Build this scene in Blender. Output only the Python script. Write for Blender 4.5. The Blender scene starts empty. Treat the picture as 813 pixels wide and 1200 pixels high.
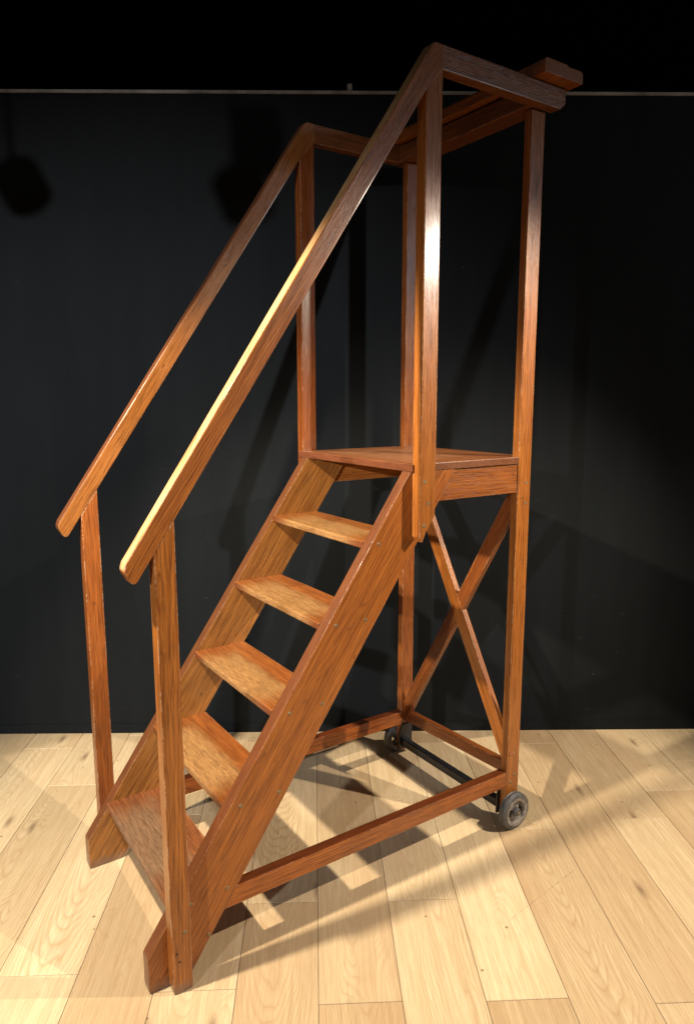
import bpy, bmesh, math, random
from mathutils import Vector, Matrix
random.seed(7)
S = bpy.context.scene
COL = S.collection

# ------------------------------------------------------------------ node helpers
def new_mat(name):
    m = bpy.data.materials.new(name); m.use_nodes = True
    nt = m.node_tree
    for n in list(nt.nodes): nt.nodes.remove(n)
    out = nt.nodes.new('ShaderNodeOutputMaterial')
    b = nt.nodes.new('ShaderNodeBsdfPrincipled')
    nt.links.new(b.outputs[0], out.inputs[0])
    return m, nt, b

class NT:
    def __init__(s, nt): s.nt = nt
    def n(s, t, **kw):
        x = s.nt.nodes.new(t)
        for k, v in kw.items(): setattr(x, k, v)
        return x
    def put(s, sock, v):
        if isinstance(v, bpy.types.NodeSocket): s.nt.links.new(v, sock)
        else: sock.default_value = v
    def math(s, op, a, b=0.0, c=0.0, clamp=False):
        x = s.n('ShaderNodeMath', operation=op, use_clamp=clamp)
        s.put(x.inputs[0], a); s.put(x.inputs[1], b); s.put(x.inputs[2], c)
        return x.outputs[0]
    def vmath(s, op, a, b=(0, 0, 0)):
        x = s.n('ShaderNodeVectorMath', operation=op)
        s.put(x.inputs[0], a); s.put(x.inputs[1], b)
        return x.outputs[0]
    def noise(s, vec, scale, detail=3, rough=.5, dist=0):
        x = s.n('ShaderNodeTexNoise'); s.put(x.inputs['Vector'], vec)
        x.inputs['Scale'].default_value = scale; x.inputs['Detail'].default_value = detail
        x.inputs['Roughness'].default_value = rough; x.inputs['Distortion'].default_value = dist
        return x.outputs['Fac']
    def ramp(s, fac, stops, interp='LINEAR'):
        x = s.n('ShaderNodeValToRGB'); x.color_ramp.interpolation = interp
        e = x.color_ramp.elements
        while len(e) < len(stops): e.new(.5)
        for i, (p, c) in enumerate(stops):
            e[i].position = p
            e[i].color = (c, c, c, 1) if isinstance(c, (int, float)) else (*c, 1)
        s.put(x.inputs[0], fac)
        return x.outputs[0]
    def mix(s, fac, a, b, mode='MIX'):
        x = s.n('ShaderNodeMix', data_type='RGBA', blend_type=mode)
        s.put(x.inputs[0], fac)
        for sock, v in ((x.inputs[6], a), (x.inputs[7], b)):
            if isinstance(v, (int, float)): v = (v, v, v)
            if isinstance(v, tuple) and len(v) == 3: v = (*v, 1)
            s.put(sock, v)
        return x.outputs[2]
    def sep(s, v):
        x = s.n('ShaderNodeSeparateXYZ'); s.put(x.inputs[0], v); return x.outputs
    def comb(s, a, b, c):
        x = s.n('ShaderNodeCombineXYZ')
        s.put(x.inputs[0], a); s.put(x.inputs[1], b); s.put(x.inputs[2], c)
        return x.outputs[0]
    def bump(s, h, strength, dist):
        x = s.n('ShaderNodeBump'); x.inputs['Strength'].default_value = strength
        x.inputs['Distance'].default_value = dist; s.put(x.inputs['Height'], h)
        return x.outputs[0]

def oak(name, light, mid, dark, rough=.34, wear=0.0, wear_col=(.62, .36, .15), wear_box=None, coat=.32, edge=.75, pore=.58, top_sheen=0, edgecol=None):
    """varnished oak; every board is built with its local X along the grain"""
    m, nt, b = new_mat(name); N = NT(nt)
    tc = N.n('ShaderNodeTexCoord').outputs['Object']
    rnd = N.n('ShaderNodeObjectInfo').outputs['Random']
    r1 = N.math('FRACT', N.math('MULTIPLY', rnd, 17.31)); r2 = N.math('FRACT', N.math('MULTIPLY', rnd, 53.77))
    x, y, z = N.sep(tc)[:3]
    off = N.comb(N.math('MULTIPLY', rnd, 40.), N.math('MULTIPLY', r1, 13.), N.math('MULTIPLY', r2, 9.))
    p = N.vmath('ADD', tc, off)
    warp = N.noise(N.vmath('MULTIPLY', p, (2.2, 9., 9.)), 1.0, 3, .5)
    wv = N.math('MULTIPLY', N.math('SUBTRACT', warp, .5), .045)
    cy = N.math('ADD', N.math('MULTIPLY', r1, .05), .03)
    cz = N.math('SUBTRACT', N.math('MULTIPLY', r2, .16), .08)
    yy = N.math('ADD', N.math('ADD', y, cy), wv)
    zz = N.math('ADD', N.math('ADD', z, cz), N.math('ADD', N.math('MULTIPLY', x, .035), wv))
    rad = N.math('SQRT', N.math('ADD', N.math('MULTIPLY', yy, yy), N.math('MULTIPLY', zz, zz)))
    ring = N.math('FRACT', N.math('MULTIPLY', rad, 165.))
    ringv = N.ramp(ring, [(0, 0.0), (.10, .8), (.5, 1.0), (.84, .75), (1, 0.0)])
    pores = N.noise(N.vmath('MULTIPLY', p, (10., 380., 380.)), 1.0, 2, .6)
    porev = N.ramp(pores, [(.38, 0.0), (.50, 1.0)])
    streak = N.noise(N.vmath('MULTIPLY', p, (1.1, 48., 48.)), 1.0, 4, .7)
    fine = N.noise(N.vmath('MULTIPLY', p, (3., 90., 90.)), 1.0, 3, .6)
    blot = N.noise(N.vmath('MULTIPLY', p, (1.6, 9., 9.)), 1.0, 4, .6)
    fleck = N.noise(N.vmath('MULTIPLY', p, (60., 260., 260.)), 1.0, 2, .5)
    c = N.mix(N.ramp(fine, [(.3, 0.0), (.7, 1.0)]), mid, light)
    c = N.mix(N.math('MULTIPLY', N.math('SUBTRACT', 1.0, ringv), N.math('ADD', .22, N.math('MULTIPLY', r1, .45))), c, dark)
    c = N.mix(N.ramp(streak, [(.36, .34), (.5, 0.0)]), c, tuple(v * .5 for v in mid))
    c = N.mix(N.math('MULTIPLY', N.math('SUBTRACT', 1.0, porev), pore), c, dark)
    c = N.mix(N.ramp(blot, [(.28, .32), (.5, 0.0)]), c, tuple(v * .45 for v in mid))
    c = N.mix(N.ramp(fleck, [(.66, 0.0), (.8, .35)]), c, tuple(min(1, v * 1.5) for v in light))
    if edge:
        bev = N.n('ShaderNodeBevel'); bev.samples = 6; bev.inputs['Radius'].default_value = .006
        g = N.n('ShaderNodeNewGeometry').outputs['Normal']
        dt = N.n('ShaderNodeVectorMath', operation='DOT_PRODUCT')
        nt.links.new(bev.outputs[0], dt.inputs[0]); nt.links.new(g, dt.inputs[1])
        e = N.ramp(dt.outputs['Value'], [(.80, 1.0), (.975, 0.0)])
        chip = N.noise(p, 95., 4, .7)
        chip2 = N.ramp(N.noise(p, 14., 3, .6), [(.40, 0.0), (.55, 1.0)])
        em = N.math('MULTIPLY', N.math('MULTIPLY', e, N.ramp(chip, [(.42, 0.0), (.54, 1.0)])), chip2)
        c = N.mix(N.math('MULTIPLY', em, edge), c, (.74, .55, .36))
        # darker grime just inside the edges
        c = N.mix(N.math('MULTIPLY', N.math('MULTIPLY', e, N.math('SUBTRACT', 1.0, em)), .22), c, tuple(v * .6 for v in dark))
    nx = N.sep(N.n('ShaderNodeTexCoord').outputs['Normal'])[0]
    c = N.mix(N.ramp(N.math('ABSOLUTE', nx), [(.8, 0.0), (.97, .45)]), c, tuple(v * .5 for v in mid))
    c = N.mix(1.0, c, N.ramp(N.math('FRACT', N.math('MULTIPLY', rnd, 91.7)), [(0, (.78, .70, .66)), (.5, (1, 1, 1)), (1, (1.12, 1.18, 1.2))]), 'MULTIPLY')
    dent = N.n('ShaderNodeTexVoronoi'); dent.inputs['Scale'].default_value = 1.0
    nt.links.new(N.vmath('MULTIPLY', p, (7., 22., 22.)), dent.inputs['Vector'])
    c = N.mix(N.ramp(dent.outputs['Distance'], [(.04, .6), (.075, 0.0)]), c, tuple(v * .6 for v in dark))
    rg = N.math('ADD', rough, N.math('MULTIPLY', N.math('SUBTRACT', blot, .5), .35))
    if edgecol:
        ez = N.sep(N.n('ShaderNodeTexCoord').outputs['Normal'])[2]
        en = N.noise(N.vmath('MULTIPLY', p, (12., 70., 70.)), 1.0, 4, .7)
        ec = N.mix(N.ramp(en, [(.35, 0.0), (.65, 1.0)]), tuple(v * .6 for v in edgecol), edgecol)
        c = N.mix(N.math('MULTIPLY', N.ramp(N.math('ABSOLUTE', ez), [(.55, 0.0), (.8, 1.0)]), .85), c, ec)
    # scuffed grey feet where the wood meets the floor
    wz = N.sep(N.n('ShaderNodeNewGeometry').outputs['Position'])[2]
    sc = N.math('ADD', wz, N.math('MULTIPLY', N.math('SUBTRACT', N.noise(p, 30., 4, .7), .5), .07))
    c = N.mix(N.ramp(sc, [(.008, .75), (.034, 0.0)]), c, (.16, .10, .07))
    if top_sheen:  # pale top face: bright varnish sheen painted into the colour
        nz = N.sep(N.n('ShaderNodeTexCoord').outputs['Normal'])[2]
        sheen_mask = N.math('MULTIPLY', N.ramp(N.math('ABSOLUTE', nz), [(.72, 0.0), (.9, 1.0)]), N.ramp(N.noise(N.vmath('MULTIPLY', p, (7., 90., 90.)), 1.0, 4, .7), [(.34, .25), (.56, 1.0)]))
        c = N.mix(N.math('MULTIPLY', sheen_mask, top_sheen), c, (.56, .37, .18))
    if wear:
        # tread worn by feet: pale bare wood in the middle, varnish left near the ends and at the back
        hx, hy, ox = wear_box
        ax = N.math('DIVIDE', N.math('ABSOLUTE', N.math('SUBTRACT', x, ox)), hx)
        ay = N.math('DIVIDE', N.math('ABSOLUTE', z), hy)
        dd = N.math('MAXIMUM', ax, ay)
        wn = N.noise(N.vmath('MULTIPLY', p, (9., 26., 26.)), 1.0, 4, .65)
        dd = N.math('ADD', dd, N.math('MULTIPLY', N.math('SUBTRACT', wn, .5), .55))
        msk = N.ramp(dd, [(.50, 1.0), (1.02, 0.0)], 'EASE')
        grit = N.noise(N.vmath('MULTIPLY', p, (22., 330., 330.)), 1.0, 4, .75)
        wc = N.mix(N.ramp(grit, [(.38, 0.0), (.62, 1.0)]), tuple(v * .36 for v in wear_col), wear_col)
        c = N.mix(N.math('MULTIPLY', msk, wear), c, wc)
        rg = N.math('ADD', rg, N.math('MULTIPLY', msk, .22))
    nt.links.new(c, b.inputs['Base Color']); nt.links.new(rg, b.inputs['Roughness'])
    b.inputs['Coat Weight'].default_value = coat; b.inputs['Coat Roughness'].default_value = .15
    b.inputs['Specular IOR Level'].default_value = .35
    h = N.math('ADD', N.math('MULTIPLY', porev, .6), N.math('MULTIPLY', ringv, .25))
    nt.links.new(N.bump(h, .5, .0007), b.inputs['Normal'])
    return m

OAK = oak('varnished_oak', (.41, .138, .024), (.28, .082, .013), (.072, .018, .005))
SHEEN_OAK = oak('painted_sheen_oak', (.41, .138, .024), (.28, .082, .013), (.072, .018, .005), top_sheen=.65)  # near handrail oak with the sheen of its top painted in
STR = oak('stringer_oak', (.44, .146, .025), (.32, .094, .015), (.085, .022, .006), edgecol=(.13, .042, .018))
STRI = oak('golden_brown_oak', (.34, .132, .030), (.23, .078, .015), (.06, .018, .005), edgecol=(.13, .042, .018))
RED_SHADED = oak('deep_red_shaded_oak', (.28, .080, .015), (.18, .045, .009), (.05, .012, .004))  # deep red oak; shade on the far posts is put into its tone
RAIL = oak('rail_oak', (.40, .112, .016), (.24, .058, .009), (.055, .013, .004), edgecol=(.16, .035, .010))
OAKD = oak('dark_varnished_oak', (.23, .075, .020), (.14, .042, .012), (.04, .012, .004))
TREAD = oak('worn_oak', (.37, .125, .026), (.25, .072, .015), (.07, .018, .006), rough=.42, wear=.7,
            wear_col=(.47, .25, .085), wear_box=(.27, .088, .0), coat=.2, edgecol=(.15, .042, .015))
TREAD0 = oak('grimy_worn_oak', (.26, .085, .026), (.17, .052, .016), (.06, .018, .008), rough=.45, wear=.75,
            wear_col=(.25, .145, .075), wear_box=(.27, .1, .0), coat=.1, pore=.8)
PLAT = oak('platform_oak', (.34, .125, .042), (.24, .08, .026), (.06, .018, .007), rough=.38, wear=.35,
           wear_col=(.34, .16, .07), wear_box=(.3, .2, .0), coat=.2, edgecol=(.14, .042, .018))

def plain(name, col, rough, metal=0, noise_amt=.3, nscale=60, coat=0, bump=.1):
    m, nt, b = new_mat(name); N = NT(nt)
    tc = N.n('ShaderNodeTexCoord').outputs['Object']
    f = N.noise(tc, nscale, 5, .65)
    c = N.mix(N.ramp(f, [(.35, 0.0), (.65, 1.0)]), tuple(v * (1 - noise_amt) for v in col), tuple(min(1, v * (1 + noise_amt)) for v in col))
    nt.links.new(c, b.inputs['Base Color'])
    nt.links.new(N.math('ADD', rough - .1, N.math('MULTIPLY', f, .2)), b.inputs['Roughness'])
    b.inputs['Metallic'].default_value = metal; b.inputs['Coat Weight'].default_value = coat
    nt.links.new(N.bump(f, bump, .001), b.inputs['Normal'])
    return m
RUBBER = plain('grey_rubber', (.075, .072, .07), .5, 0, .45, 45, 0, .4)
ALU = plain('cast_aluminium', (.235, .205, .18), .6, .15, .45, 60)
BLACKM = plain('black_painted_steel', (.012, .012, .013), .35, 0, .4, 30)
BRASS = plain('old_brass', (.22, .165, .09), .5, .5, .4, 300)
TRIM = plain('pale_trim_metal', (.24, .22, .20), .55, .1, .6, 5)
LAMPM = plain('black_lamp_housing', (.02, .02, .02), .5)

def wall_material():
    m, nt, b = new_mat('black_wall_paint'); N = NT(nt)
    tc = N.n('ShaderNodeTexCoord').outputs['Object']
    big = N.noise(N.vmath('MULTIPLY', tc, (1.0, 1., .7)), 1.6, 4, .6)
    c = N.mix(N.ramp(big, [(.3, 0.0), (.7, 1.0)]), (.0034, .0044, .0053), (.0052, .0064, .0075))
    # chalky scuffs: sparse short pale scratches and dots
    sc = N.noise(N.vmath('MULTIPLY', tc, (14., 14., 45.)), 1.0, 6, .75)
    zone = N.ramp(N.noise(tc, 3.1, 3, .6), [(.46, 0.0), (.6, 1.0)])
    roll = N.noise(N.vmath('MULTIPLY', tc, (9., 9., 1.2)), 1.0, 4, .6)
    c = N.mix(N.ramp(roll, [(.35, 0.0), (.7, .35)]), c, (.0095, .011, .0125))
    c = N.mix(N.math('MULTIPLY', N.ramp(sc, [(.62, 0.0), (.70, .6)]), zone), c, (.034, .036, .038))
    dot = N.n('ShaderNodeTexVoronoi'); dot.inputs['Scale'].default_value = 7.0
    nt.links.new(tc, dot.inputs['Vector'])
    c = N.mix(N.ramp(dot.outputs['Distance'], [(.012, .7), (.03, 0.0)]), c, (.05, .05, .048))
    nt.links.new(c, b.inputs['Base Color'])
    fine = N.noise(tc, 220., 3, .6)
    nt.links.new(N.math('ADD', .60, N.math('MULTIPLY', big, .22)), b.inputs['Roughness'])
    b.inputs['Specular IOR Level'].default_value = .13
    h = N.math('ADD', N.math('ADD', N.math('MULTIPLY', fine, .5), N.math('MULTIPLY', roll, .8)), N.math('MULTIPLY', N.noise(tc, 9., 3, .5), .7))
    nt.links.new(N.bump(h, .25, .0015), b.inputs['Normal'])
    return m
WALL = wall_material()
VOID = plain('upper_void_black', (.0007, .0007, .0008), 1.0, 0, .3, 6)  # near-black colour for the darkness above the wall
VOID.node_tree.nodes['Principled BSDF'].inputs['Specular IOR Level'].default_value = 0.02

def floor_material():
    m, nt, b = new_mat('oak_plank_floor'); N = NT(nt)
    at = N.n('ShaderNodeAttribute', attribute_name='plank'); rr, rg_, rb = N.sep(at.outputs['Vector'])[:3]
    uv = N.n('ShaderNodeUVMap', uv_map='plank_uv').outputs[0]
    u, v = N.sep(uv)[:2]                       # metres along / across the plank (v from its centre)
    p = N.comb(N.math('ADD', u, N.math('MULTIPLY', rr, 31.)), N.math('ADD', v, N.math('MULTIPLY', rg_, 7.)), N.math('MULTIPLY', rb, 5.))
    kv = N.comb(N.math('MULTIPLY', N.sep(p)[0], 1.35), N.math('MULTIPLY', N.sep(p)[1], 4.4), N.math('MULTIPLY', rb, 9.))
    vo = N.n('ShaderNodeTexVoronoi', voronoi_dimensions='2D'); vo.inputs['Scale'].default_value = 1.0
    nt.links.new(kv, vo.inputs['Vector'])
    kd = vo.outputs['Distance']
    warp = N.noise(N.vmath('MULTIPLY', p, (1.7, 5., 1.)), 1.0, 3, .5)
    jit = N.noise(N.vmath('MULTIPLY', p, (9., 40., 1.)), 1.0, 3, .6)
    wv = N.math('ADD', N.math('MULTIPLY', N.math('SUBTRACT', warp, .5), .085), N.math('MULTIPLY', N.math('SUBTRACT', jit, .5), .006))
    wv = N.math('ADD', wv, N.math('MULTIPLY', N.ramp(kd, [(0.0, 1.0), (.28, 0.0)], 'EASE'), .030))
    yy = N.math('ADD', N.math('ADD', v, wv), N.math('MULTIPLY', N.math('SUBTRACT', rg_, .5), .10))
    zz = N.math('ADD', N.math('ADD', N.math('MULTIPLY', u, N.math('ADD', .03, N.math('MULTIPLY', rg_, .10))), N.math('MULTIPLY', wv, .6)), N.math('SUBTRACT', N.math('MULTIPLY', rb, .2), .1))
    rad = N.math('SQRT', N.math('ADD', N.math('MULTIPLY', yy, yy), N.math('MULTIPLY', zz, zz)))
    ring = N.math('FRACT', N.math('MULTIPLY', rad, 160.))
    ringv = N.ramp(ring, [(0, 0.0), (.10, .55), (.5, 1.0), (.86, .85), (1, 0.0)])
    pores = N.noise(N.vmath('MULTIPLY', p, (11., 300., 1.)), 1.0, 4, .7)
    porev = N.ramp(pores, [(.40, 0.0), (.5, 1.0)])
    fine = N.noise(N.vmath('MULTIPLY', p, (2.5, 70., 1.)), 1.0, 4, .65)
    blot = N.noise(N.vmath('MULTIPLY', p, (1.8, 6., 1.)), 1.0, 3, .5)
    c = N.mix(N.ramp(fine, [(.3, 0.0), (.7, 1.0)]), (.455, .345, .21), (.59, .47, .305))
    c = N.mix(N.math('MULTIPLY', N.math('SUBTRACT', 1.0, ringv), N.math('ADD', .26, N.math('MULTIPLY', rb, .42))), c, (.36, .225, .115))
    c = N.mix(N.math('MULTIPLY', N.math('SUBTRACT', 1.0, porev), .34), c, (.34, .21, .105))
    c = N.mix(N.ramp(blot, [(.32, .45), (.55, 0.0)]), c, (.44, .295, .17))
    # knots: a few per plank
    knm = N.ramp(N.sep(vo.outputs['Color'])[1], [(.55, 0.0), (.6, 1.0)])
    c = N.mix(N.math('MULTIPLY', knm, N.ramp(N.math('ADD', kd, N.math('MULTIPLY', jit, .05)), [(.04, .8), (.055, .55), (.10, 0.0)])), c, (.19, .12, .07))
    # small dark specks and scratches lying on the boards
    w = N.n('ShaderNodeNewGeometry').outputs['Position']
    sp = N.n('ShaderNodeTexVoronoi', voronoi_dimensions='2D'); sp.inputs['Scale'].default_value = 6.
    nt.links.new(w, sp.inputs['Vector'])
    spm = N.ramp(N.sep(sp.outputs['Color'])[0], [(.72, 0.0), (.75, 1.0)])
    c = N.mix(N.math('MULTIPLY', spm, N.ramp(N.math('ADD', sp.outputs['Distance'], N.math('MULTIPLY', jit, .03)), [(.03, .8), (.045, 0.0)])), c, (.12, .07, .04))
    scr = N.noise(N.vmath('MULTIPLY', w, (60., 7., 1.)), 1.0, 5, .8)
    c = N.mix(N.ramp(scr, [(.68, 0.0), (.76, .4)]), c, (.26, .16, .09))
    dirt = N.noise(w, 2.6, 6, .7)
    c = N.mix(N.ramp(dirt, [(.52, 0.0), (.70, .22)]), c, (.34, .25, .16))
    px, py = N.sep(w)[:2]
    for (ax, ay, bx, by, hw) in ((-.333, -.339, .016, -.300, .0016), (-.25, -.33, -.15, -.36, .0010)):
        L = math.hypot(bx - ax, by - ay); dx, dy = (bx - ax) / L, (by - ay) / L
        t = N.math('ADD', N.math('MULTIPLY', N.math('SUBTRACT', px, ax), dx), N.math('MULTIPLY', N.math('SUBTRACT', py, ay), dy))
        q_ = N.math('ABSOLUTE', N.math('SUBTRACT', N.math('MULTIPLY', N.math('SUBTRACT', px, ax), dy), N.math('MULTIPLY', N.math('SUBTRACT', py, ay), dx)))
        q_ = N.math('ADD', q_, N.math('MULTIPLY', N.math('SUBTRACT', N.noise(w, 25., 3, .6), .5), .006))
        m_ = N.math('MULTIPLY', N.math('COMPARE', t, L / 2, L / 2), N.math('LESS_THAN', N.math('ABSOLUTE', q_), hw))
        m_ = N.math('MULTIPLY', m_, N.ramp(N.noise(w, 60., 2, .6), [(.4, 0.0), (.6, .6)]))
        c = N.mix(m_, c, (.28, .16, .08))
    # tone of each plank
    tone = N.ramp(rr, [(0, (.83, .76, .70)), (.5, (.98, .96, .94)), (1, (1.14, 1.14, 1.14))])
    c = N.mix(1.0, c, tone, 'MULTIPLY')
    nt.links.new(c, b.inputs['Base Color'])
    nt.links.new(N.math('ADD', .40, N.math('MULTIPLY', fine, .22)), b.inputs['Roughness'])
    b.inputs['Specular IOR Level'].default_value = .4
    h = N.math('ADD', N.math('MULTIPLY', porev, .7), N.math('MULTIPLY', ringv, .2))
    nt.links.new(N.bump(h, .22, .0006), b.inputs['Normal'])
    return m
FLOOR = floor_material()
GAP = plain('plank_gap', (.10, .065, .04), .9)

# ------------------------------------------------------------------ mesh helpers
def tag(o, label=None, cat=None, group=None, kind=None):
    if label: o['label'] = label
    if cat: o['category'] = cat
    if group: o['group'] = group
    if kind: o['kind'] = kind
    return o

def link(name, bm, mat, parent=None, M=None, smooth=True):
    bmesh.ops.recalc_face_normals(bm, faces=bm.faces)
    me = bpy.data.meshes.new(name)
    if M is not None: bm.transform(M.inverted())
    bm.to_mesh(me); bm.free()
    for pz in me.polygons: pz.use_smooth = smooth
    me.materials.append(mat)
    o = bpy.data.objects.new(name, me); COL.objects.link(o)
    if M is not None: o.matrix_world = M
    if parent is not None:
        bpy.context.view_layer.update()
        o.parent = parent; o.matrix_parent_inverse = parent.matrix_world.inverted()
    return o

def fillet(pts, radii, seg=5):
    """round the corners of a closed 2-D outline; radii {index: r}"""
    out = []
    n = len(pts)
    for i, p in enumerate(pts):
        r = radii.get(i, 0)
        if not r: out.append(p); continue
        P = Vector(p); A = Vector(pts[i - 1]) - P; B = Vector(pts[(i + 1) % n]) - P
        a = A.angle(B); t = min(r / math.tan(a / 2), A.length * .49, B.length * .49)
        p0 = P + A.normalized() * t; p1 = P + B.normalized() * t
        for k in range(seg + 1):
            s = k / seg
            q = p0 * (1 - s) ** 2 + P * 2 * s * (1 - s) + p1 * s * s
            out.append((q.x, q.y))
    return out

def board(name, parent, poly, axis, lo, hi, grain, mat, bev=.003, seg=2, sharp=None):
    """poly is extruded along axis; grain is the world direction of the wood's fibres"""
    bm = bmesh.new()
    f = {'y': lambda p, t: (p[0], t, p[1]), 'x': lambda p, t: (t, p[0], p[1]), 'z': lambda p, t: (p[0], p[1], t)}[axis]
    a = [bm.verts.new(f(p, lo)) for p in poly]; b = [bm.verts.new(f(p, hi)) for p in poly]
    bm.faces.new(a); bm.faces.new(b[::-1])
    n = len(poly)
    for i in range(n): bm.faces.new((a[i], b[i], b[(i + 1) % n], a[(i + 1) % n]))
    bmesh.ops.recalc_face_normals(bm, faces=bm.faces)
    if bev:
        es = [e for e in bm.edges if len(e.link_faces) == 2 and e.calc_face_angle(0) > .5 and not (sharp and sharp((e.verts[0].co + e.verts[1].co) / 2, e))]
        bmesh.ops.bevel(bm, geom=es, offset=bev, segments=seg, profile=.6, affect='EDGES', clamp_overlap=True)
    g = Vector(grain).normalized()
    t = Vector({'y': (0, 1, 0), 'x': (1, 0, 0), 'z': (0, 0, 1)}[axis])
    if abs(g.dot(t)) > .9: t = Vector((0, 0, 1))
    z = g.cross(t).normalized(); t = z.cross(g).normalized()
    c = Vector((0, 0, 0))
    for v in bm.verts: c += v.co
    c /= len(bm.verts)
    M = Matrix((( g.x, t.x, z.x, c.x), (g.y, t.y, z.y, c.y), (g.z, t.z, z.z, c.z), (0, 0, 0, 1)))
    o = link(name, bm, mat, parent, M, smooth=False)
    return o

def box2(x0, x1, z0, z1): return [(x0, z0), (x1, z0), (x1, z1), (x0, z1)]

def screw(parent, x, y, z, ny=-1, r=.0058, m=None):
    bm = bmesh.new()
    bmesh.ops.create_cone(bm, cap_ends=True, segments=14, radius1=r, radius2=r * .8, depth=.0016)
    # slot: a thin bar standing a hair above the head
    rot = Matrix.Rotation(math.radians(90), 4, 'X')
    bm.transform(rot)
    s = bmesh.ops.create_cube(bm, size=1)['verts']
    a = random.uniform(0, 3.1)
    for v in s: v.co = Vector((v.co.x * r * 1.5, v.co.y * .0022, v.co.z * r * .28))
    bmesh.ops.rotate(bm, verts=s, cent=(0, 0, 0), matrix=Matrix.Rotation(a, 3, 'Y'))
    bm.transform(Matrix.Translation((x, y + ny * .0006, z)))
    return link('screw', bm, m or BRASS, parent, Matrix.Translation((x, y, z)), False)

# ------------------------------------------------------------------ dimensions (metres), x along the ladder, y across (near = 0), z up
W = .640; H = 1.350
SX, SM, SW, SF = -1.3183, 1.4329, .1831, .103
def sfront(z): return SX + (z - SF) / SM
def srear(z): return SX + SW + (z - SF) / SM
NX0, NX1 = -1.2656, -1.2130
PX0, PX1 = -.4578, -.3997
HX0, HZ0, HX1, HZ1, HW = -1.3253, 1.1766, -.4303, 2.5011, .0911
HS = (HZ1 - HZ0) / (HX1 - HX0)
def hup(x): return HZ0 + (x - HX0) * HS
def hlo(x): return hup(x) - HW
ZT = 2.497; HR = .064
SD = (1 / SM, 0, 1); HD = (1, 0, HS)

root = bpy.data.objects.new('rolling_ladder', None); COL.objects.link(root)
root.location = (-.6, .32, 0); root.empty_display_size = .1
tag(root, 'tall varnished oak step ladder with handrails, platform and two small wheels on plank floor', 'ladder')
bpy.context.view_layer.update()

# stringers
for side in (0, 1):
    y0, y1 = (0, .040) if side == 0 else (W - .040, W)
    poly = [(SX, 0), (srear(0), 0), (srear(H - .0232), H - .0232), (sfront(H - .0232), H - .0232), (SX, SF)]
    poly = fillet(poly, {0: .012, 4: .02})
    st = board('stringer', root, poly, 'y', y0, y1, SD, STR if side == 0 else STRI, .003, sharp=lambda c, e: c.z > H - .03)
    if side == 0:
        for x, z in ((-.58, 1.121), (-.731, .899), (-.627, .898), (-.887, .672), (-.779, .673), (-1.044, .444), (-.925, .446), (-1.196, .211), (-1.091, .215), (-1.15, .10)):
            screw(st, x, 0, z)

# treads
TR = [(.2158, -1.2455, .193), (.4438, -1.078, .186), (.6753, -.9195, .183), (.9024, -.7622, .183), (1.1251, -.6068, .180)]
for i, (z, xf, dt) in enumerate(TR):
    pl = [(xf - .006, z - .022), (xf + dt, z - .022), (xf + dt, z), (xf - .006, z)]
    t = board('tread', root, fillet(pl, {0: .005, 3: .006}, 3), 'y', .038, W - .038, (0, 1, 0), TREAD0 if i == 0 else TREAD, .0018)

# platform with its two notched corners
zt = H; yo = -.004
pl = [(-.4665, -.011), (PX0 - .002, -.011), (PX0 - .002, .0015), (PX1 + .001, .0015), (PX1 + .001, -.004), (-.001, -.004), (-.001, .030),
      (.0616, .030), (.0616, W - .030), (-.001, W - .030), (-.001, W + .004), (PX1 + .001, W + .004), (PX1 + .001, W - .0015), (PX0 - .002, W - .0015), (PX0 - .002, W + .022), (-.4665, W + .022)]
pf = board('platform', root, pl, 'z', H - .023, H, (0, 1, 0), PLAT, .0025)

# aprons below the platform
az0, az1 = 1.229, H - .0235
for y0, y1 in ((.004, .026), (W - .026, W - .004)):
    board('apron', root, [(srear(az0) + .001, az0), (-.001, az0), (-.001, az1), (srear(az1) + .001, az1)], 'y', y0, y1, (1, 0, 0), OAK, .002)
board('apron', root, box2(.032, W - .032, az0, az1), 'x', .030, .052, (0, 1, 0), OAK, .002)

# rear posts, ground to top beam
for y0, y1, top in ((0, .0288, 2.432), (W - .0288, W, 2.432)):
    rp = board('rear_post', root, box2(0, .0616, .026, top), 'y', y0, y1, (0, 0, 1), OAK if y0 == 0 else RED_SHADED, .003)
    if y0 == 0:
        for z in (1.19, .19, .165, 1.26): screw(rp, .041 if z != .165 else .022, 0, z)

# front posts lapped on the outside
for side in (0, 1):
    y0, y1 = (-.039, -.0005) if side == 0 else (W + .0005, W + .039)
    poly = [(PX0, 1.131), (-.447, 1.115), (-.433, 1.146), (PX1, 1.192), (PX1, ZT - HR + .008), (PX1 - .012, ZT - HR + .008), (PX0, hlo(PX0) + .009)]
    fp = board('front_post', root, poly, 'y', y0, y1, (0, 0, 1), OAK if side == 0 else RED_SHADED, .0028, sharp=lambda c, e: c.z > ZT - HR - .03 and abs(e.verts[0].co.x - e.verts[1].co.x) > .002 or (c.z > ZT - HR - .08 and abs(e.verts[0].co.y - e.verts[1].co.y) > .01))
    if side == 0:
        for x, z in ((-.441, 1.299), (-.425, 1.233), (-.441, 1.167)): screw(fp, x, -.039, z)

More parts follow.
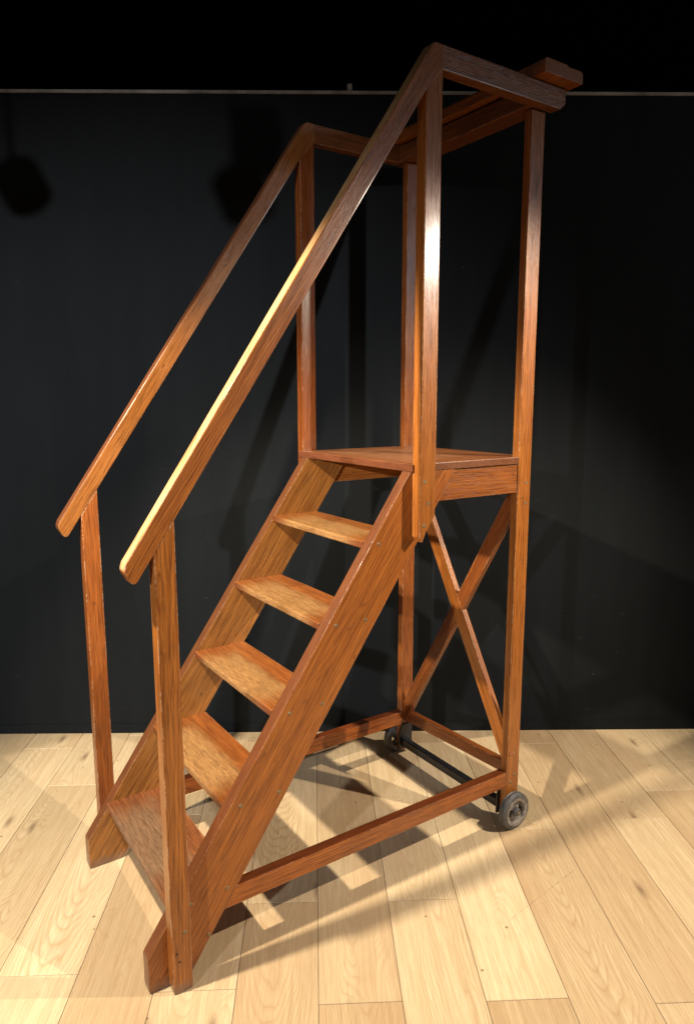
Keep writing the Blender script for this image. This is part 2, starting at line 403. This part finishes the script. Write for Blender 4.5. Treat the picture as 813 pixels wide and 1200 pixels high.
# newel posts
for side in (0, 1):
    y0, y1 = (-.039, -.0005) if side == 0 else (W + .0005, W + .039)
    poly = [(NX0, 0), (NX1, 0), (NX1, hlo(NX1) + .009), (NX0, hlo(NX0) + .009)]
    nw = board('newel_post', root, fillet(poly, {0: .012, 1: .008}, 3), 'y', y0, y1, (0, 0, 1), OAK if side == 0 else RED_SHADED, .003, sharp=lambda c, e: c.z > 1.13 and (abs(e.verts[0].co.x - e.verts[1].co.x) > .002 or abs(e.verts[0].co.y - e.verts[1].co.y) > .01))
    if side == 0:
        screw(nw, -1.229, -.039, .171); screw(nw, -1.2535, -.039, .118, r=.0032, m=BLACKM); screw(nw, -1.247, -.039, .092, r=.0028, m=BLACKM)

# handrails and level top rails
for side in (0, 1):
    y0, y1 = (-.0392, -.0002) if side == 0 else (W + .0002, W + .0392)
    poly = [(-1.316, 1.108), (PX0, hlo(PX0)), (PX1, ZT - HR), (PX1, ZT - .0008), (HX1 - .004, ZT + .002), (-1.332, hup(-1.332) + .002), (-1.338, 1.150)]
    poly = fillet(poly, {0: .022, 4: .045, 5: .02, 6: .03}, 6)
    board('handrail', root, poly, 'y', y0, y1, HD, SHEEN_OAK if side == 0 else STRI, .0045, 3, sharp=lambda c, e: abs(c.x - PX1) < .0005 and c.z > 2.3)
    poly = [(PX1 + .0006, ZT - HR), (.085, ZT - HR), (.108, ZT - .045), (.108, ZT - .012), (.098, ZT), (PX1 + .0006, ZT)]
    tr = board('top_rail', root, fillet(poly, {1: .012, 2: .012, 3: .01}, 3), 'y', y0, y1, (1, 0, 0), OAKD, .004, 3, sharp=lambda c, e: abs(c.x - PX1) < .003)
    if side == 0:
        for x, z in ((.03, 2.462), (.052, 2.450), (.078, 2.47)): screw(tr, x, -.0392, z, r=.004)

# cross beam and the shelf board on top of the rails
board('cross_beam', root, box2(.001, W - .001, 2.434, 2.490), 'x', -.020, .062, (0, 1, 0), OAKD, .003)
tb = [(-.045, ZT + .001), (.128, ZT + .001), (.128, ZT + .034), (.112, ZT + .038), (.062, ZT + .036), (.056, ZT + .041), (-.045, ZT + .041)]
board('top_board', root, fillet(tb, {1: .004, 2: .008, 3: .008, 5: .004, 6: .012}, 4), 'y', -.085, W + .10, (0, 1, 0), OAK, .0025)
board('top_board_cleat', root, box2(.004, W - .004, 2.4905, ZT + .0005), 'x', .0, .062, (0, 1, 0), OAKD, .001)

# low side rails and rear stretcher
for y0, y1 in ((.0015, .036), (W - .036, W - .0015)):
    board('side_rail', root, [(srear(.1518) - .002, .1518), (-.0005, .1518), (-.0005, .2100), (srear(.21) - .002, .2100)], 'y', y0, y1, (1, 0, 0), RAIL, .003)
board('back_rail', root, [(.029, .190), (.611, .163), (.611, .211), (.029, .234)], 'x', .016, .044, (0, 1, -.05), RED_SHADED, .003)

# diagonal braces of the rear frame
def strut(pa, pb, w, x0, x1, m):
    A = Vector(pa); B = Vector(pb); d = (B - A).normalized(); n_ = Vector((-d.y, d.x)) * w / 2
    P = [A - n_, B - n_, B + n_, A + n_]
    return board('diagonal_brace', root, [(p.x, p.y) for p in P], 'x', x0, x1, (0, d.x, d.y), m, .002)
strut((.022, 1.222), (.622, .138 + .04), .054, .0125, .0345, RED_SHADED)
strut((.618, 1.325), (.018, .262), .054, .0105, .0325, OAK)

# wheels and axle
def lathe(name, prof, mat, parent, cen, seg=48):
    bm = bmesh.new(); rings = []
    for k in range(seg):
        a = 2 * math.pi * k / seg
        rings.append([bm.verts.new((cen[0] + r * math.cos(a), cen[1] + h, cen[2] + r * math.sin(a))) for r, h in prof])
    m_ = len(prof)
    for k in range(seg):
        for j in range(m_):
            a, b_ = rings[k], rings[(k + 1) % seg]
            bm.faces.new((a[j], a[(j + 1) % m_], b_[(j + 1) % m_], b_[j]))
    o = link(name, bm, mat, parent, Matrix.Translation(cen), True)
    o.data.set_sharp_from_angle(angle=math.radians(35))
    return o

def wheel(yo, s):
    """s = -1: outer face looks to -y"""
    R = .067; C = Vector((.020, yo, R + .0005))
    w = bpy.data.objects.new('wheel', None); COL.objects.link(w); w.empty_display_size = .05
    w.location = C; bpy.context.view_layer.update()
    w.parent = root; w.matrix_parent_inverse = root.matrix_world.inverted(); bpy.context.view_layer.update()
    hw = .0155
    lathe('tyre', [(.049, -hw), (.0555, -hw - .001), (.0615, -hw + .001), (.0660, -hw + .005), (.0632, -hw + .008), (R, -hw + .011), (R, hw - .011), (.0632, hw - .008), (.0660, hw - .005), (.0615, hw - .001), (.049, hw)], RUBBER, w, C, 64)
    # rim ring, recessed disc with two cut windows, and hub
    bm = bmesh.new()
    lr = lathe('rim', [(.0385, s * (hw - .004)), (.041, s * (hw + .0005)), (.0515, s * (hw + .0026)), (.0515, -s * hw * .9), (.0385, -s * (hw - .004))], ALU, w, C, 64)
    bm = bmesh.new(); seg = 64; yf = s * .002; th = .0035
    def ringpt(a, r, y): return bm.verts.new((C.x + r * math.cos(a), C.y + y, C.z + r * math.sin(a)))
    def solid(a): # spokes: wide arcs of solid disc, three windows
        ph = (a * 2 / (2 * math.pi) + .12) % 1
        return ph > .34
    for k in range(seg * 2):
        a0 = 2 * math.pi * k / (seg * 2); a1 = 2 * math.pi * (k + 1) / (seg * 2)
        if not solid((a0 + a1) / 2): continue
        vs = [ringpt(a, r, y) for a in (a0, a1) for r in (.012, .0435) for y in (yf - th, yf + th)]
        a_, b_, c_, d_, e_, f_, g_, h_ = vs
        for q in ((a_, c_, g_, e_), (b_, d_, h_, f_), (a_, b_, f_, e_), (c_, d_, h_, g_), (a_, b_, d_, c_), (e_, f_, h_, g_)): bm.faces.new(q)
    bmesh.ops.remove_doubles(bm, verts=bm.verts, dist=1e-5)
    link('spoke_disc', bm, ALU, w, Matrix.Translation(C), False)
    lathe('hub', [(0.0005, s * .022), (.0125, s * .022), (.0145, s * .019), (.0165, s * .004), (.0165, -s * .016), (.0005, -s * .016)], RUBBER, w, C, 32)
    lathe('hub_bolt', [(0.0005, s * .0275), (.0042, s * .027), (.005, s * .0235), (.0005, s * .0235)], BRASS, w, C, 16)
wheel(-.0215, -1); wheel(W + .0215, 1)
board('axle_bar', root, box2(.029, W - .029, .053, .084), 'x', -.002, .028, (0, 1, 0), BLACKM, .003)
for y0, y1 in ((.0292, .036), (W - .036, W - .0292)):
    board('axle_bracket', root, [(-.014, .040), (.056, .040), (.056, .148), (.0, .148), (-.014, .11)], 'y', y0, y1, (0, 0, 1), BLACKM, .002)

# ------------------------------------------------------------------ floor
TH = math.radians(-121.36)
U = Vector((math.cos(TH), math.sin(TH))); Nn = Vector((-U.y, U.x)); PW = .2172
ENDS = {-7: .606, -8: -.353, -5: .676, -3: .735, -1: .745, 1: .773, 2: -.025, 3: -.20}
def make_floor():
    bm = bmesh.new(); uvl = bm.loops.layers.uv.new('plank_uv'); cl = bm.faces.layers.float_vector.new('plank') if hasattr(bm.faces.layers, 'float_vector') else None
    g = .0007; dpt = .0012; vals = []
    for k in range(-16, 16):
        n0 = -.0322 + k * PW; e0 = ENDS.get(k, random.uniform(0, 1.38)); L = 1.38
        cuts = [e0 + L * j for j in range(-4, 4)]
        for ja in range(len(cuts) - 1):
            u0, u1 = cuts[ja], cuts[ja + 1]
            rv = [random.random(), random.random(), random.random()]
            if k == -1 and u0 < .7 < u1: rv[0] = .97
            tn = {0: .22, 1: .12, -2: .6, 2: .42, -3: .35, -5: .5}
            if k in tn and u0 < .55 < u1: rv[0] = tn[k]
            q = {}
            for nm, (du, z) in {'i': (g + .0010, 0), 'o': (g, -dpt)}.items():
                q[nm] = [bm.verts.new((*(U * a + Nn * b), z)) for a, b in ((u0 + du, n0 + du), (u1 - du, n0 + du), (u1 - du, n0 + PW - du), (u0 + du, n0 + PW - du))]
            fs = [bm.faces.new(q['i'])]
            for i in range(4): fs.append(bm.faces.new((q['o'][i], q['o'][(i + 1) % 4], q['i'][(i + 1) % 4], q['i'][i])))
            for f in fs:
                for lp in f.loops:
                    c = Vector(lp.vert.co[:2]); lp[uvl].uv = (c.dot(U), c.dot(Nn) - n0 - PW / 2)
                f[cl] = rv
    me = bpy.data.meshes.new('floor'); 
    bm.normal_update(); 
    for f in bm.faces:
        if f.normal.z < 0: f.normal_flip()
    bm.to_mesh(me); bm.free(); me.materials.append(FLOOR)
    o = bpy.data.objects.new('floor', me); COL.objects.link(o); tag(o, kind='structure')
    bm = bmesh.new(); R = 4.2
    bm.faces.new([bm.verts.new((x, y, -.0013)) for x, y in ((-R, -R), (R, -R), (R, R), (-R, R))])
    o = link('subfloor', bm, GAP, None, None, False); tag(o, kind='structure')
make_floor()

# ------------------------------------------------------------------ wall behind (its own frame: d along, n outward to the room)
WA = Vector((-1.41772, 1.82127)); WD = (Vector((1.30739, .03638)) - WA).normalized(); WN = Vector((WD.y, -WD.x))
if WN.y > 0: WN = -WN
def wbox(name, s0, s1, z0, z1, n0, n1, mat, bev=0):
    M = Matrix(((WD.x, WN.x, 0, WA.x), (WD.y, WN.y, 0, WA.y), (0, 0, 1, 0), (0, 0, 0, 1)))
    bm = bmesh.new(); vs = bmesh.ops.create_cube(bm, size=1)['verts']
    for v in vs: v.co = Vector((s0 + (v.co.x + .5) * (s1 - s0), n0 + (v.co.y + .5) * (n1 - n0), z0 + (v.co.z + .5) * (z1 - z0)))
    if bev: bmesh.ops.bevel(bm, geom=list(bm.edges), offset=bev, segments=2, affect='EDGES')
    bm.transform(M)
    return link(name, bm, mat, None, M, False)
ZR = 2.762
tag(wbox('wall', -3.2, 6.2, -.002, ZR, -.12, 0, WALL), kind='structure')
tag(wbox('upper_void_panel', -3.2, 6.2, ZR, 4.2, -.30, -.16, VOID), kind='structure')  # near-black panel put in for the dark void above the rail
tag(wbox('skirting', -3.2, 6.2, .0005, .046, 0, .003, WALL, .001), kind='structure')
r_ = wbox('wall_rail', -3.2, 6.2, ZR + .0005, ZR + .0125, -.115, .006, TRIM, .002)
tag(r_, 'long thin pale metal rail running across the top of the black wall', 'rail')
c_ = wbox('rail_clip', 1.622, 1.642, ZR + .0133, ZR + .040, -.010, .004, TRIM, .002)
tag(c_, 'small grey clip standing on the pale rail between the two handrails', 'clip')

# ------------------------------------------------------------------ lamps
def spot(name, loc, target, power, col, size, blend, radius=.03):
    l = bpy.data.lights.new(name, 'SPOT'); l.energy = power; l.color = col
    l.spot_size = math.radians(size); l.spot_blend = blend; l.shadow_soft_size = radius
    o = bpy.data.objects.new(name, l); COL.objects.link(o); o.location = loc
    o.rotation_euler = (Vector(target) - Vector(loc)).to_track_quat('-Z', 'Y').to_euler()
    return o
LB = (-1.955, .07, 2.42)
LA = (1.00, -1.50, 2.40)
LC = (-6.75, -3.25, 2.80)
spot('spotlight_front', LB, (-.60, .10, .10), 450, (1, .90, .70), 84, .5, .030)
spot('spotlight_side', LA, (-.58, .12, .20), 410, (1, .88, .70), 78, .6, .016)
spot('spotlight_far', LC, (-.75, 1.38, .9), 2000, (.95, .97, 1.0), 31, .9, .09)
al = bpy.data.lights.new('cool_highlight_light', 'AREA'); al.energy = 42; al.color = (.82, .90, 1.0); al.shape = 'RECTANGLE'; al.size = .5; al.size_y = .45  # added unseen cool light for the bluish highlight on the near front post
ao = bpy.data.objects.new('cool_highlight_light', al); COL.objects.link(ao); ao.location = (3.6, -4.75, 3.1)
ao.rotation_euler = (Vector((-.4, 0, 1.6)) - ao.location).to_track_quat('-Z', 'Y').to_euler()

# lamp heads hanging from the ceiling in front of the wall (their shadows fall on the wall)
def lamp_head(mouth, target, label, adj=(.07, -.04, .10)):
    d = (Vector(target) - Vector(mouth)).normalized()
    back = Vector(mouth) - d * .14
    Mr = d.to_track_quat('Z', 'Y').to_matrix().to_4x4()
    t = bpy.data.objects.new('track_spotlight', None); COL.objects.link(t); t.location = back
    t.empty_display_size = .05; tag(t, label, 'spotlight', 'spotlights hanging above the ladder'); bpy.context.view_layer.update()
    bm = bmesh.new(); seg = 32; prof = [(.062, .0), (.078, .02), (.078, .135), (.071, .135), (.071, .022)]
    rings = [[bm.verts.new((r * math.cos(2 * math.pi * k / seg), r * math.sin(2 * math.pi * k / seg), z)) for r, z in prof] for k in range(seg)]
    for k in range(seg):
        for j in range(len(prof) - 1): bm.faces.new((rings[k][j], rings[k][j + 1], rings[(k + 1) % seg][j + 1], rings[(k + 1) % seg][j]))
    bm.faces.new([rings[k][0] for k in range(seg)][::-1]); bm.faces.new([rings[k][-1] for k in range(seg)])
    bm.transform(Matrix.Translation(back) @ Mr); link('lamp_housing', bm, LAMPM, t, Matrix.Translation(back), False)
    if adj: shadow_block(back + Vector(adj), .4, .65, (.17, .12, .15), t)
    bm = bmesh.new(); bmesh.ops.create_cone(bm, cap_ends=True, segments=16, radius1=.009, radius2=.009, depth=.9)
    bm.transform(Matrix.Translation(back + Vector((0, 0, .48)))); link('stem', bm, LAMPM, t, Matrix.Translation(back), False)
def shadow_block(loc, rz, ry, size, par):  # block added so the lamp's wall shadow reaches higher and looks angular
    bm = bmesh.new(); vs = bmesh.ops.create_cube(bm, size=1)['verts']
    for v in vs: v.co = Vector((v.co.x * size[0], v.co.y * size[1], v.co.z * size[2]))
    bmesh.ops.bevel(bm, geom=list(bm.edges), offset=.012, segments=2, affect='EDGES')
    bm.transform(Matrix.Translation(loc) @ Matrix.Rotation(rz, 4, 'Z') @ Matrix.Rotation(ry, 4, 'Y'))
    link('shadow_box', bm, LAMPM, par, Matrix.Translation(loc), False)
lamp_head(Vector(LB) - (Vector((-.45, .15, .25)) - Vector(LB)).normalized() * .012, (-.45, .15, .25), 'black spotlight head aimed down at the steps from in front of the ladder')
lamp_head((-2.26, .68, 2.44), (-.6, .9, .6), 'black unlit spotlight head hanging close to the wall left of the ladder', None)

w = bpy.data.worlds.new('World'); S.world = w; w.use_nodes = True
bg = w.node_tree.nodes['Background']; bg.inputs[0].default_value = (1, .86, .72, 1); bg.inputs[1].default_value = .05

# ------------------------------------------------------------------ camera
cam = bpy.data.cameras.new('Camera'); co = bpy.data.objects.new('Camera', cam); COL.objects.link(co)
yaw, pit, rol, f = .9775, -.1617, -.0011, 823.754
fw = Vector((math.cos(yaw) * math.cos(pit), math.sin(yaw) * math.cos(pit), math.sin(pit)))
rt = fw.cross(Vector((0, 0, 1))).normalized(); up = rt.cross(fw)
r2 = math.cos(rol) * rt + math.sin(rol) * up; u2 = -math.sin(rol) * rt + math.cos(rol) * up
co.matrix_world = Matrix(((r2.x, u2.x, -fw.x, -1.7916), (r2.y, u2.y, -fw.y, -1.6291), (r2.z, u2.z, -fw.z, 1.5474), (0, 0, 0, 1)))
cam.sensor_fit = 'VERTICAL'; cam.sensor_height = 24; cam.lens = 24 * f / 1200
cam.clip_start = .05; cam.clip_end = 60
S.camera = co
S.view_settings.view_transform = 'Standard'; S.view_settings.look = 'None'; S.view_settings.exposure = 0; S.view_settings.gamma = 1
